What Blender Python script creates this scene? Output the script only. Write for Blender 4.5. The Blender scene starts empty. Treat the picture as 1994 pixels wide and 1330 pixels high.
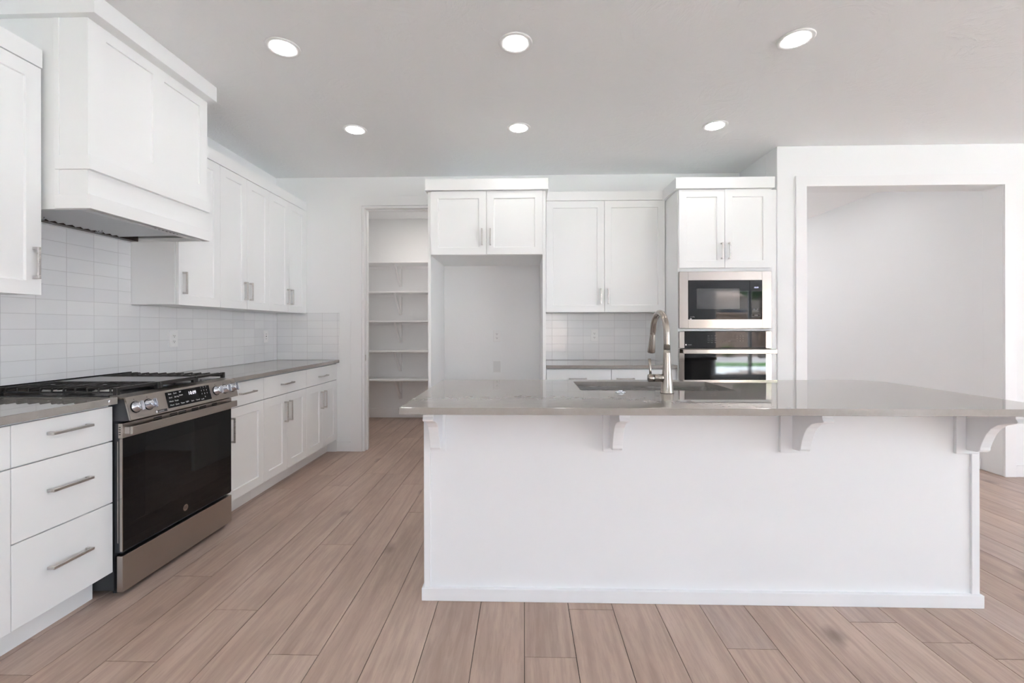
import bpy, bmesh, math, random
from mathutils import Vector, Matrix
random.seed(7)
PI = math.pi
SC = bpy.context.scene
COL = SC.collection

# ------------------------------------------------------------------ camera, sky, sun, exposure
FPX = 865.0
cam_d = bpy.data.cameras.new('camera')
cam_d.sensor_fit = 'HORIZONTAL'; cam_d.sensor_width = 36.0
cam_d.lens = FPX / 1994.0 * 36.0
cam_d.clip_start = 0.05; cam_d.clip_end = 200
yaw = math.atan(23.0 / FPX)
cam = bpy.data.objects.new('camera', cam_d); COL.objects.link(cam)
cam.matrix_world = (Matrix.Translation((0, 0, 1.228)) @ Matrix.Rotation(yaw, 4, 'Z')
                    @ Matrix.Rotation(PI / 2, 4, 'X') @ Matrix.Rotation(-0.0019, 4, 'Z'))
cam_d.shift_y = -(665.0 - 639.4) / 1994.0
SC.camera = cam

world = bpy.data.worlds.new('sky'); SC.world = world; world.use_nodes = True
wn = world.node_tree.nodes; wl = world.node_tree.links; wn.clear()
wo = wn.new('ShaderNodeOutputWorld'); wb = wn.new('ShaderNodeBackground')
wc = wn.new('ShaderNodeTexCoord'); ws = wn.new('ShaderNodeSeparateXYZ'); wr = wn.new('ShaderNodeValToRGB')
wm = wn.new('ShaderNodeMapRange'); wm.inputs[1].default_value = -1; wm.inputs[2].default_value = 1
wl.new(wc.outputs['Generated'], ws.inputs[0]); wl.new(ws.outputs[2], wm.inputs[0]); wl.new(wm.outputs[0], wr.inputs[0])
e = wr.color_ramp.elements
e[0].position = 0.46; e[0].color = (0.62, 0.60, 0.57, 1)
e[1].position = 0.5; e[1].color = (0.74, 0.87, 1.0, 1)
n_ = e.new(0.75); n_.color = (0.54, 0.75, 1.0, 1)
wl.new(wr.outputs[0], wb.inputs[0]); wb.inputs[1].default_value = 3.6
wl.new(wb.outputs[0], wo.inputs[0])

sun_d = bpy.data.lights.new('sun', 'SUN'); sun_d.energy = 112.0; sun_d.angle = math.radians(0.6); sun_d.color = (0.88, 0.95, 1.0)
sun = bpy.data.objects.new('sun', sun_d); COL.objects.link(sun)
sun.rotation_euler = (math.radians(-12), math.radians(-24), 0)   # from high above the front of the house, over the back yard

LAMP_W = 1.0          # radiant power of each recessed ceiling lamp
LAMP_C = (1.0, 0.985, 0.96)
SC.view_settings.view_transform = 'Standard'; SC.view_settings.look = 'None'
SC.view_settings.gamma = 1.0; SC.view_settings.use_curve_mapping = False
SC.view_settings.exposure = 1.04
SC.cycles.max_bounces = 14; SC.cycles.diffuse_bounces = 8; SC.cycles.glossy_bounces = 5
SC.cycles.caustics_reflective = False; SC.cycles.caustics_refractive = False
SC.cycles.sample_clamp_indirect = 8.0

# ------------------------------------------------------------------ materials
def srgb(r, g, b):
    f = lambda c: (c / 255 / 12.92) if c / 255 <= 0.04045 else ((c / 255 + 0.055) / 1.055) ** 2.4
    return (f(r), f(g), f(b), 1)

def mat(name, col, rough=0.5, metal=0.0, spec=0.5, coat=0.0, aniso=0.0):
    m = bpy.data.materials.new(name); m.use_nodes = True
    b = m.node_tree.nodes['Principled BSDF']
    b.inputs['Base Color'].default_value = col; b.inputs['Roughness'].default_value = rough
    b.inputs['Metallic'].default_value = metal; b.inputs['Specular IOR Level'].default_value = spec
    b.inputs['Coat Weight'].default_value = coat
    b.inputs['Anisotropic'].default_value = aniso
    return m

class NT:
    def __init__(s, m): s.n = m.node_tree.nodes; s.l = m.node_tree.links; s.b = s.n['Principled BSDF']
    def new(s, t, **k):
        x = s.n.new(t)
        for a, v in k.items(): setattr(x, a, v)
        return x
    def coord(s, scale=(1, 1, 1), src='Object'):
        c = s.new('ShaderNodeTexCoord'); m = s.new('ShaderNodeMapping'); m.inputs['Scale'].default_value = scale
        s.l.new(c.outputs[src], m.inputs[0]); return m.outputs[0]
    def noise(s, vec, scale, detail=3, rough=0.5, dist=0.0):
        n = s.new('ShaderNodeTexNoise'); n.inputs['Scale'].default_value = scale; n.inputs['Detail'].default_value = detail
        n.inputs['Roughness'].default_value = rough; n.inputs['Distortion'].default_value = dist
        s.l.new(vec, n.inputs['Vector']); return n.outputs[0]
    def ramp(s, fac, stops):
        r = s.new('ShaderNodeValToRGB'); e = r.color_ramp.elements
        e[0].position, e[0].color = stops[0]; e[1].position, e[1].color = stops[-1]
        for p, c in stops[1:-1]: x = e.new(p); x.color = c
        s.l.new(fac, r.inputs[0]); return r.outputs[0]
    def bump(s, h, strength, dist=0.01, inv=False):
        b = s.new('ShaderNodeBump'); b.inputs['Strength'].default_value = strength; b.inputs['Distance'].default_value = dist
        b.invert = inv; s.l.new(h, b.inputs['Height']); s.l.new(b.outputs[0], s.b.inputs['Normal']); return b
    def math(s, op, a, b=None):
        m = s.new('ShaderNodeMath', operation=op)
        for i, v in enumerate((a, b)):
            if v is None: continue
            if isinstance(v, (int, float)): m.inputs[i].default_value = v
            else: s.l.new(v, m.inputs[i])
        return m.outputs[0]
    def mix(s, fac, a, b, mode='MIX'):
        m = s.new('ShaderNodeMix', data_type='RGBA', blend_type=mode)
        for i, v in ((0, fac), (6, a), (7, b)):
            if isinstance(v, (int, float, tuple)): m.inputs[i].default_value = v
            else: s.l.new(v, m.inputs[i])
        return m.outputs[2]

M = {}
def wallpaint(name, col, sc, st):
    m = mat(name, col, 0.75, spec=0.3); t = NT(m); v = t.coord()
    t.bump(t.noise(v, sc, 4, 0.6, 0.4), st, 0.004); return m
M['wall'] = wallpaint('painted drywall', srgb(240, 241, 242), 14, 0.25)
# ceiling: hand-trowelled texture
m = mat('trowelled ceiling', srgb(244, 245, 246), 0.8, spec=0.25); t = NT(m); v = t.coord()
n1 = t.noise(v, 3.0, 5, 0.62, 1.8); n2 = t.noise(v, 16, 3, 0.5, 1.2)
r1 = t.ramp(n1, [(0.44, (0, 0, 0, 1)), (0.5, (1, 1, 1, 1)), (0.56, (0, 0, 0, 1))])
t.bump(t.math('ADD', t.math('MULTIPLY', r1, t.math('MULTIPLY', n2, 1.2)), t.math('MULTIPLY', n2, 0.4)), 0.35, 0.004)
M['ceiling'] = m
# white cabinet: satin laminate with a faint vertical grain
def cabmat(name, col, rough=0.38):
    m = mat(name, col, rough, spec=0.4); t = NT(m); v = t.coord((60, 60, 3))
    t.bump(t.noise(v, 2.0, 4, 0.6), 0.10, 0.001); return m
M['cab'] = cabmat('white cabinet laminate', srgb(240, 241, 241), 0.48)
M['trim'] = mat('white trim enamel', srgb(240, 240, 241), 0.4, spec=0.4)
M['isl'] = mat('white island paint', srgb(238, 239, 241), 0.45, spec=0.4)
M['plastic'] = mat('white plastic', srgb(238, 238, 238), 0.3)
M['valve'] = mat('pale grey plastic', srgb(228, 228, 228), 0.4)
M['hole'] = mat('dark slot', srgb(35, 35, 35), 0.6)
# tile
def tilemat(name, axis, o_h, o_v, ph=0.1532, pv=0.0778):
    m = mat(name, srgb(238, 239, 241), 0.12, spec=0.5); t = NT(m)
    c = t.new('ShaderNodeTexCoord'); s = t.new('ShaderNodeSeparateXYZ'); t.l.new(c.outputs['Object'], s.inputs[0])
    def line(o, off, p):
        f = t.math('FRACT', t.math('DIVIDE', t.math('ADD', o, -off + 100 * p), p))
        d = t.math('MULTIPLY', t.math('MINIMUM', f, t.math('SUBTRACT', 1.0, f)), p)   # distance to joint in m
        return d, t.math('FLOOR', t.math('DIVIDE', t.math('ADD', o, -off + 100 * p), p))
    dh, ih = line(s.outputs[axis], o_h, ph); dv, iv = line(s.outputs[2], o_v, pv)
    d = t.math('MINIMUM', dh, dv)
    mr = t.new('ShaderNodeMapRange'); mr.inputs[1].default_value = 0.0007; mr.inputs[2].default_value = 0.0016
    t.l.new(d, mr.inputs[0])
    mr2 = t.new('ShaderNodeMapRange'); mr2.inputs[1].default_value = 0.0006; mr2.inputs[2].default_value = 0.0032
    t.l.new(d, mr2.inputs[0])
    cb = t.new('ShaderNodeCombineXYZ'); t.l.new(ih, cb.inputs[0]); t.l.new(iv, cb.inputs[1])
    w = t.new('ShaderNodeTexWhiteNoise'); t.l.new(cb.outputs[0], w.inputs[0])
    tint = t.ramp(w.outputs[0], [(0, srgb(234, 235, 237)), (1, srgb(240, 241, 242))])
    t.l.new(t.mix(mr.outputs[0], srgb(204, 204, 205), tint), t.b.inputs['Base Color'])
    t.l.new(t.math('SUBTRACT', 0.65, t.math('MULTIPLY', mr.outputs[0], 0.53)), t.b.inputs['Roughness'])
    wav = t.noise(t.coord(), 9, 2)
    t.bump(t.math('ADD', mr2.outputs[0], t.math('MULTIPLY', wav, 0.25)), 0.35, 0.0012)
    return m
M['tile_y'] = tilemat('white tile left', 1, 2.348, 0.917)
M['tile_x'] = tilemat('white tile back', 0, 0.279, 0.917)
# quartz
m = mat('taupe quartz', srgb(150, 140, 132), 0.025, spec=1.0); t = NT(m); v = t.coord()
sp = t.noise(v, 90, 1, 0.5); cl = t.noise(v, 30, 4, 0.6); ve = t.noise(v, 38.0, 3, 0.5, 1.0)
base = t.ramp(cl, [(0.3, srgb(148, 143, 138)), (0.7, srgb(154, 149, 144))])
sp2 = t.ramp(sp, [(0.3, (0.98, 0.98, 0.98, 1)), (0.7, (1.02, 1.02, 1.02, 1))])
c1 = t.mix(0.55, base, sp2, 'MULTIPLY')
vr = t.ramp(ve, [(0.70, (0, 0, 0, 1)), (0.74, (0.5, 0.5, 0.5, 1))])
t.l.new(t.mix(t.math('MULTIPLY', vr, 0.35), c1, srgb(190, 184, 178)), t.b.inputs['Base Color'])
M['quartz'] = m
# steels
def steel(name, col, rough, dirn=(4, 4, 400)):
    m = mat(name, col, rough, 1.0); t = NT(m); v = t.coord(dirn)
    n = t.noise(v, 3.0, 4, 0.6)
    t.l.new(t.math('ADD', t.math('MULTIPLY', n, 0.12), rough - 0.06), t.b.inputs['Roughness'])
    t.bump(n, 0.03, 0.0005); return m
M['steel'] = steel('brushed stainless', srgb(172, 165, 159), 0.14)
M['slate'] = steel('brushed taupe stainless', srgb(182, 174, 167), 0.30)
M['nickel'] = steel('brushed nickel', srgb(206, 203, 200), 0.28)
M['faucet'] = steel('satin nickel', srgb(170, 162, 154), 0.22, (60, 60, 6))
M['sink'] = steel('sink stainless', srgb(206, 203, 200), 0.28, (4, 300, 300))
M['filter'] = mat('hood filter steel', srgb(190, 190, 190), 0.35, 1.0)
M['chrome'] = mat('polished chrome', srgb(225, 228, 235), 0.08, 1.0)
M['knob'] = mat('polished steel knob', srgb(205, 208, 216), 0.12, 1.0)
M['bglass'] = mat('black glass', (0.003, 0.003, 0.0035, 1), 0.03, spec=0.28)
M['bwin'] = mat('tinted oven window', (0.006, 0.0055, 0.0055, 1), 0.04, spec=0.32)
M['mwin'] = mat('microwave window screen', (0.035, 0.035, 0.037, 1), 0.06, spec=0.5)
M['brown'] = mat('dark brown steel channel', srgb(58, 46, 40), 0.4, 0.6)
M['iron'] = mat('cast iron', (0.017, 0.015, 0.014, 1), 0.42, spec=0.5)
M['enamel'] = mat('black enamel', (0.010, 0.010, 0.011, 1), 0.18, spec=0.5)
M['dark'] = mat('dark grey metal', (0.035, 0.037, 0.042, 1), 0.45, spec=0.5)
M['griddle'] = mat('grey griddle plate', srgb(150, 150, 153), 0.38, 0.8)
M['label'] = mat('white print', srgb(232, 232, 236), 0.5)
M['greylabel'] = mat('grey print', srgb(150, 150, 150), 0.5)
M['sticker'] = mat('black sticker', (0.01, 0.01, 0.01, 1), 0.4)
M['under'] = mat('joint underlayment', srgb(38, 30, 27), 0.9)
def emis(name, col, s):
    m = mat(name, (0.8, 0.8, 0.8, 1), 0.5); b = m.node_tree.nodes['Principled BSDF']
    b.inputs['Emission Color'].default_value = (*col[:3], 1); b.inputs['Emission Strength'].default_value = s; return m
LR = 0.064
M['lens'] = emis('lit lamp lens', LAMP_C, LAMP_W / (PI * PI * LR * LR))
M['led'] = emis('lit clock digits', (0.85, 0.82, 1.0), 0.7)
M['led2'] = emis('lit blue clock', (0.5, 0.55, 1.0), 0.6)
# window glass
m = bpy.data.materials.new('window glass'); m.use_nodes = True; n = m.node_tree.nodes; l = m.node_tree.links; n.clear()
o_ = n.new('ShaderNodeOutputMaterial'); mx = n.new('ShaderNodeMixShader'); tr = n.new('ShaderNodeBsdfTransparent'); gl = n.new('ShaderNodeBsdfGlossy')
gl.inputs['Roughness'].default_value = 0.0; mx.inputs[0].default_value = 0.06
l.new(tr.outputs[0], mx.inputs[1]); l.new(gl.outputs[0], mx.inputs[2]); l.new(mx.outputs[0], o_.inputs[0])
M['glass'] = m
# oak planks, one random value per plank in a face attribute
m = mat('oak planks', srgb(150, 125, 110), 0.36, spec=0.4); t = NT(m)
at_ = t.new('ShaderNodeAttribute', attribute_name='plank'); 
c = t.new('ShaderNodeTexCoord'); mp = t.new('ShaderNodeMapping')
off = t.new('ShaderNodeVectorMath', operation='MULTIPLY_ADD')
off.inputs[1].default_value = (13.7, 31.3, 7.1)
t.l.new(at_.outputs['Color'], off.inputs[0]); t.l.new(c.outputs['Object'], off.inputs[2])
mp.inputs['Scale'].default_value = (1.0, 0.09, 1.0); t.l.new(off.outputs[0], mp.inputs[0])
mp2 = t.new('ShaderNodeMapping'); mp2.inputs['Scale'].default_value = (1.0, 0.28, 1.0); t.l.new(off.outputs[0], mp2.inputs[0])
g_f = t.noise(mp.outputs[0], 75, 5, 0.65, 0.3)         # fine fibres
g_m = t.noise(mp.outputs[0], 14, 4, 0.6, 1.5)          # cathedral bands
g_c = t.noise(mp2.outputs[0], 5, 3, 0.55, 0.6)         # cloudy tone
wv = t.new('ShaderNodeTexWave', wave_type='BANDS', bands_direction='X'); wv.inputs['Scale'].default_value = 3.2
wv.inputs['Distortion'].default_value = 9; wv.inputs['Detail'].default_value = 3; wv.inputs['Detail Scale'].default_value = 0.9
t.l.new(mp.outputs[0], wv.inputs[0])
vo = t.new('ShaderNodeTexVoronoi'); vo.inputs['Scale'].default_value = 2.6; mp3 = t.new('ShaderNodeMapping')
mp3.inputs['Scale'].default_value = (1.0, 0.55, 1.0); t.l.new(off.outputs[0], mp3.inputs[0])
nz = t.new('ShaderNodeTexNoise'); nz.inputs['Scale'].default_value = 9; t.l.new(mp3.outputs[0], nz.inputs['Vector'])
ad = t.new('ShaderNodeVectorMath', operation='MULTIPLY_ADD'); ad.inputs[1].default_value = (0.09, 0.09, 0)
t.l.new(nz.outputs['Color'], ad.inputs[0]); t.l.new(mp3.outputs[0], ad.inputs[2]); t.l.new(ad.outputs[0], vo.inputs['Vector'])
knot = t.ramp(vo.outputs['Distance'], [(0.0, (1, 1, 1, 1)), (0.045, (0.8, 0.8, 0.8, 1)), (0.13, (0, 0, 0, 1))])
sepc = t.new('ShaderNodeSeparateColor'); t.l.new(at_.outputs['Color'], sepc.inputs[0])
tone = t.ramp(sepc.outputs[0], [(0.0, srgb(162, 141, 129)), (0.25, srgb(184, 161, 147)), (0.5, srgb(172, 149, 136)), (0.75, srgb(194, 172, 158)), (1.0, srgb(176, 158, 149))])
colr = t.mix(t.math('MULTIPLY', t.ramp(g_c, [(0.38, (1, 1, 1, 1)), (0.60, (0, 0, 0, 1))]), 0.42), tone, srgb(146, 123, 111))
colr = t.mix(t.math('MULTIPLY', t.ramp(g_m, [(0.45, (0, 0, 0, 1)), (0.62, (1, 1, 1, 1))]), 0.26), colr, srgb(206, 183, 168))
colr = t.mix(t.math('MULTIPLY', t.ramp(wv.outputs[0], [(0.0, (1, 1, 1, 1)), (0.22, (0, 0, 0, 1))]), t.math('MULTIPLY', g_c, 0.34)), colr, srgb(130, 107, 95))
colr = t.mix(t.math('MULTIPLY', t.ramp(g_f, [(0.40, (1, 1, 1, 1)), (0.54, (0, 0, 0, 1))]), 0.20), colr, srgb(130, 110, 99))
colr = t.mix(t.math('MULTIPLY', knot, 0.70), colr, srgb(84, 70, 64))
t.l.new(colr, t.b.inputs['Base Color'])
t.l.new(t.math('ADD', t.math('MULTIPLY', g_f, 0.15), 0.30), t.b.inputs['Roughness'])
t.bump(g_f, 0.12, 0.0008)
M['oak'] = m
# yard
def noisy(name, a, b, sc, rough=0.9):
    m = mat(name, a, rough, spec=0.2); t = NT(m)
    t.l.new(t.ramp(t.noise(t.coord(), sc, 4, 0.6), [(0.35, a), (0.65, b)]), t.b.inputs['Base Color']); return m
M['concrete'] = noisy('patio concrete', srgb(205, 206, 208), srgb(218, 219, 221), 6)
M['lawn'] = noisy('lawn', srgb(78, 112, 68), srgb(104, 138, 88), 30)
M['gravel'] = noisy('gravel', srgb(165, 158, 158), srgb(200, 194, 194), 25)
M['block'] = noisy('block wall', srgb(140, 120, 108), srgb(158, 138, 126), 5)
M['leaf'] = noisy('foliage', srgb(45, 75, 38), srgb(75, 110, 55), 8)
M['bark'] = noisy('bark', srgb(88, 72, 58), srgb(110, 92, 74), 20)
M['stucco'] = noisy('house stucco', srgb(186, 178, 168), srgb(196, 188, 178), 9)
M['roof'] = noisy('roof shingles', srgb(110, 98, 92), srgb(134, 120, 112), 12)
M['bluegl'] = mat('house window glass', srgb(90, 110, 130), 0.1)

# ------------------------------------------------------------------ mesh helpers
class MB:
    def __init__(s): s.b = bmesh.new()
    def box(s, x0, x1, y0, y1, z0, z1):
        c = [(x, y, z) for z in (z0, z1) for y in (y0, y1) for x in (x0, x1)]
        v = [s.b.verts.new(p) for p in c]
        for f in ((0, 2, 3, 1), (4, 5, 7, 6), (0, 1, 5, 4), (2, 6, 7, 3), (0, 4, 6, 2), (1, 3, 7, 5)):
            s.b.faces.new([v[i] for i in f])
        return s
    def hexa(s, P):   # 8 points, order as in box
        v = [s.b.verts.new(p) for p in P]
        for f in ((0, 2, 3, 1), (4, 5, 7, 6), (0, 1, 5, 4), (2, 6, 7, 3), (0, 4, 6, 2), (1, 3, 7, 5)):
            s.b.faces.new([v[i] for i in f])
        return s
    def prism(s, pts, off):   # closed polygon in 3D extruded by a vector
        off = Vector(off); a = [s.b.verts.new(p) for p in pts]; c = [s.b.verts.new(Vector(p) + off) for p in pts]
        n = len(pts); s.b.faces.new(a[::-1]); s.b.faces.new(c)
        for i in range(n): s.b.faces.new((a[i], a[(i + 1) % n], c[(i + 1) % n], c[i]))
        return s
    def lathe(s, prof, origin=(0, 0, 0), axis=(0, 0, 1), n=32, smooth=True):  # prof: (r, h)
        ax = Vector(axis).normalized(); u = ax.orthogonal().normalized(); w = ax.cross(u); o = Vector(origin)
        rings = []
        for r, h in prof:
            if r < 1e-6: rings.append([s.b.verts.new(o + ax * h)])
            else: rings.append([s.b.verts.new(o + ax * h + (u * math.cos(2 * PI * i / n) + w * math.sin(2 * PI * i / n)) * r) for i in range(n)])
        for A, B in zip(rings, rings[1:]):
            for i in range(n):
                j = (i + 1) % n
                if len(A) == 1 and len(B) == 1: continue
                if len(A) == 1: f = s.b.faces.new((A[0], B[i], B[j]))
                elif len(B) == 1: f = s.b.faces.new((A[i], A[j], B[0]))
                else: f = s.b.faces.new((A[i], A[j], B[j], B[i]))
                f.smooth = smooth
        for R, rev in ((rings[0], True), (rings[-1], False)):
            if len(R) > 1:
                s.b.faces.new(R[::-1] if rev else R)
        return s
    def tube(s, pts, rad, n=20):
        pts = [Vector(p) for p in pts]; R = rad if isinstance(rad, (list, tuple)) else [rad] * len(pts)
        d0 = (pts[1] - pts[0]).normalized(); u = d0.orthogonal().normalized(); rings = []
        for i, p in enumerate(pts):
            d = (pts[min(i + 1, len(pts) - 1)] - pts[max(i - 1, 0)]).normalized()
            u = (u - d * u.dot(d)).normalized(); w = d.cross(u)
            rings.append([s.b.verts.new(p + (u * math.cos(2 * PI * k / n) + w * math.sin(2 * PI * k / n)) * R[i]) for k in range(n)])
        for A, B in zip(rings, rings[1:]):
            for k in range(n):
                f = s.b.faces.new((A[k], A[(k + 1) % n], B[(k + 1) % n], B[k])); f.smooth = True
        s.b.faces.new(rings[0][::-1]); s.b.faces.new(rings[-1])
        return s

def root_of(o):
    while o.parent: o = o.parent
    return o
def obj(name, mb, m, parent=None, bevel=0.0, seg=2, label=None, loc=None):
    me = bpy.data.meshes.new(name)
    bmesh.ops.recalc_face_normals(mb.b, faces=mb.b.faces)
    if parent: o_loc = Vector(root_of(parent)['_loc'])
    elif loc is not None: o_loc = Vector(loc)
    else: o_loc = Vector((0, 0, 0))
    # object coordinates of textured surfaces stay tied to the object
    bmesh.ops.translate(mb.b, vec=-o_loc, verts=mb.b.verts)
    mb.b.to_mesh(me); mb.b.free(); me.materials.append(m if not isinstance(m, str) else M[m])
    o = bpy.data.objects.new(name, me); COL.objects.link(o)
    if parent: o.parent = parent
    else: o.location = o_loc; o['_loc'] = tuple(o_loc)
    if bevel:
        b = o.modifiers.new('bevel', 'BEVEL'); b.width = bevel; b.segments = seg; b.limit_method = 'ANGLE'; b.angle_limit = math.radians(40)
        b.harden_normals = False
    if label: o['label'] = label
    return o
def struct(name, mb, m, bevel=0.0, parent=None):
    o = obj(name, mb, m, parent, bevel)
    if not parent: o['kind'] = 'structure'
    return o
def thing(name, label, cat, loc, group=None):
    o = bpy.data.objects.new(name, None); COL.objects.link(o); o.location = loc; o['_loc'] = tuple(loc)
    o.empty_display_size = 0.1; o['label'] = label; o['category'] = cat
    if group: o['group'] = group
    return o
def tag(o, label, cat, group=None, kind=None):
    o['label'] = label; o['category'] = cat
    if group: o['group'] = group
    if kind: o['kind'] = kind
    return o
def dup(r0, loc, label=None):
    def cp(o, par):
        c = o.copy(); COL.objects.link(c); c.parent = par
        for ch in o.children: cp(ch, c)
        return c
    r = cp(r0, None); r.location = loc; r['_loc'] = tuple(loc)
    if label: r['label'] = label
    return r
def text_mesh(mbs, s, size, P, U, V, align='CENTER'):
    """flat lettering: P centre, U right, V up"""
    cu = bpy.data.curves.new('t', 'FONT'); cu.body = s; cu.size = size; cu.align_x = align; cu.align_y = 'CENTER'; cu.resolution_u = 2
    ob = bpy.data.objects.new('t', cu); COL.objects.link(ob)
    dg = bpy.context.evaluated_depsgraph_get(); me = bpy.data.meshes.new_from_object(ob.evaluated_get(dg))
    U = Vector(U).normalized(); V = Vector(V).normalized(); P = Vector(P); N = U.cross(V)
    vs = [mbs.b.verts.new(P + U * v.co.x + V * v.co.y) for v in me.vertices]
    for p in me.polygons:
        try: mbs.b.faces.new([vs[i] for i in p.vertices])
        except ValueError: pass
    bpy.data.objects.remove(ob); bpy.data.curves.remove(cu); bpy.data.meshes.remove(me)

# fronts: 'L' faces +X on the left wall (u=Y, plane X=p), 'B' faces -Y on the back wall (u=X, plane Y=p)
def W(side, p, u, n, z): return (p + n, u, z) if side == 'L' else (u, p - n, z)
def fbox(mb, side, p, u0, u1, n0, n1, z0, z1):
    a = W(side, p, u0, n0, z0); b = W(side, p, u1, n1, z1)
    return mb.box(min(a[0], b[0]), max(a[0], b[0]), min(a[1], b[1]), max(a[1], b[1]), z0, z1)
G = 0.0015
def shaker(side, p, u0, u1, z0, z1, st=0.062, rec=0.009, th=0.019):
    mb = MB(); u0 += G; u1 -= G; z0 += G; z1 -= G
    def ring(i, n): return [mb.b.verts.new(W(side, p, u, n, z)) for u, z in ((u0 + i, z0 + i), (u1 - i, z0 + i), (u1 - i, z1 - i), (u0 + i, z1 - i))]
    R = [ring(0, -th), ring(0, 0), ring(st, 0), ring(st + 0.0025, -rec)]
    for A, B in zip(R, R[1:]):
        for i in range(4): mb.b.faces.new((A[i], A[(i + 1) % 4], B[(i + 1) % 4], B[i]))
    mb.b.faces.new(R[0]); mb.b.faces.new(R[-1]); return mb
def slab(side, p, u0, u1, z0, z1, th=0.019):
    return fbox(MB(), side, p, u0 + G, u1 - G, -th, 0, z0 + G, z1 - G)
def handle(side, p, u, z, length, vertical, parent):
    mb = MB(); h = length / 2; so = 0.030; w = 0.0055; bt = 0.009
    if vertical:
        fbox(mb, side, p, u - w, u + w, so - bt, so, z - h, z + h)
        for s in (-1, 1):
            zz = z + s * (h - 0.006); fbox(mb, side, p, u - w, u + w, 0, so - bt, zz - 0.006, zz + 0.006)
            zz2 = z + s * (h - 0.018); 
    else:
        fbox(mb, side, p, u - h, u + h, so - bt, so, z - w, z + w)
        for s in (-1, 1):
            uu = u + s * (h - 0.006); fbox(mb, side, p, uu - 0.006, uu + 0.006, 0, so - bt, z - w, z + w)
    return obj('handle', mb, 'nickel', parent, 0.0015)
def door(side, p, u0, u1, z0, z1, root, hu=None, hz=None, hl=0.16):
    d = obj('door', shaker(side, p, u0, u1, z0, z1), 'cab', root, 0.0012)
    if hu is not None: handle(side, p, hu, hz, hl, True, d)
    return d
def drawer(side, p, u0, u1, z0, z1, root, hu=None, hz=None, hl=0.165):
    d = obj('drawer', slab(side, p, u0, u1, z0, z1), 'cab', root, 0.0015)
    if hu is not None: handle(side, p, hu, hz, hl, False, d)
    return d

# ------------------------------------------------------------------ dimensions
XL, YW, CH, YR = -2.49, 4.407, 2.744, 3.765      # left wall, back wall, ceiling, right-hand wall plane
XE, YS = 7.6, -3.8                                # far right and rear walls of the open room
YH = 9.0                                          # end of the hallway

# ------------------------------------------------------------------ floor
def build_floor():
    pw = 0.1938; b = bmesh.new(); lay = b.loops.layers.float_color.new('plank')
    known = {0: [1.661], 1: [1.947], 4: [1.722], 7: [1.890], -8: [1.603, 2.9], -7: [1.908], -5: [1.651], -9: [2.164], -6: [2.499],
             -10: [1.53], 2: [1.2], 3: [0.9], -4: [2.95], -3: [3.25], -2: [2.2], -1: [3.6]}
    x0 = XL - 0.1; k0 = math.floor(x0 / pw); k1 = math.ceil((XE + .1) / pw)
    rg = random.Random(5)
    for k in range(k0, k1):
        xa, xb = k * pw, (k + 1) * pw
        s = known.get(k, [rg.uniform(0, 1.8)])[0]
        cuts = [s]; y = s
        while y > YS - .2: y -= rg.choice((1.22, 1.52, 1.83, 1.83)); cuts.insert(0, y)
        y = s
        while y < YH + .2: y += rg.choice((1.22, 1.52, 1.83, 1.83)); cuts.append(y)
        for a, c in zip(cuts, cuts[1:]):
            g = 0.0013; P = ((xa + g, a + g), (xb - g, a + g), (xb - g, c - g), (xa + g, c - g))
            t4 = [b.verts.new((x, y, 0)) for x, y in P]; l4 = [b.verts.new((x, y, -0.004)) for x, y in P]
            col = (rg.random(), rg.random(), rg.random(), 1)
            fs = [b.faces.new(t4)] + [b.faces.new((l4[i], l4[(i + 1) % 4], t4[(i + 1) % 4], t4[i])) for i in range(4)]
            for f in fs:
                for lo in f.loops: lo[lay] = col
    me = bpy.data.meshes.new('floor'); 
    # substrate below the joints
    c = [(x, y, z) for z in (-0.15, -0.004) for y in (YS - .1, YH + .1) for x in (XL - .1, XE + .1)]
    v = [b.verts.new(p) for p in c]
    for f in ((0, 2, 3, 1), (4, 5, 7, 6), (0, 1, 5, 4), (2, 6, 7, 3), (0, 4, 6, 2), (1, 3, 7, 5)):
        q = b.faces.new([v[i] for i in f]); q.material_index = 1
    b.to_mesh(me); b.free(); me.materials.append(M['oak']); me.materials.append(M['under'])
    o = bpy.data.objects.new('floor', me); COL.objects.link(o); o['kind'] = 'structure'
build_floor()
struct('ceiling', MB().box(XL - .1, XE + .1, YS - .1, YH + .1, CH, CH + .15), 'ceiling')

# ------------------------------------------------------------------ walls

PX0, PX1, PZ = -1.612, -0.850, 2.448             # pantry doorway
mb = MB(); mb.prism([(XL, YW, 0), (PX0, YW, 0), (PX0, YW, PZ), (PX1, YW, PZ), (PX1, YW, 0), (2.235, YW, 0), (2.235, YW, CH), (XL, YW, CH)], (0, .12, 0))
struct('wall_back', mb, 'wall')
struct('wall_pantry_back', MB().box(XL, 0.4, 6.10, 6.22, 0, CH), 'wall')
struct('wall_pantry_right', MB().box(-0.45, -0.33, YW + .12, 6.10, 0, CH), 'wall')
OX0, OX1, OZ = 2.350, 3.947, 2.402                # hallway opening
TH = 0.17
mb = MB(); mb.prism([(2.115, YR, 0), (OX0, YR, 0), (OX0, YR, OZ), (OX1, YR, OZ), (OX1, YR, 0), (XE, YR, 0), (XE, YR, CH), (2.115, YR, CH)], (0, TH, 0))
struct('wall_right', mb, 'wall', 0.006)
struct('wall_return', MB().box(2.115, 2.235, YR + TH, YW, 0, CH).box(2.115, 2.235, YW + .12, YH, 0, CH), 'wall')
struct('wall_hall_right', MB().box(OX1 + .012, OX1 + .132, YR + TH, YH, 0, CH), 'wall')

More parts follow.
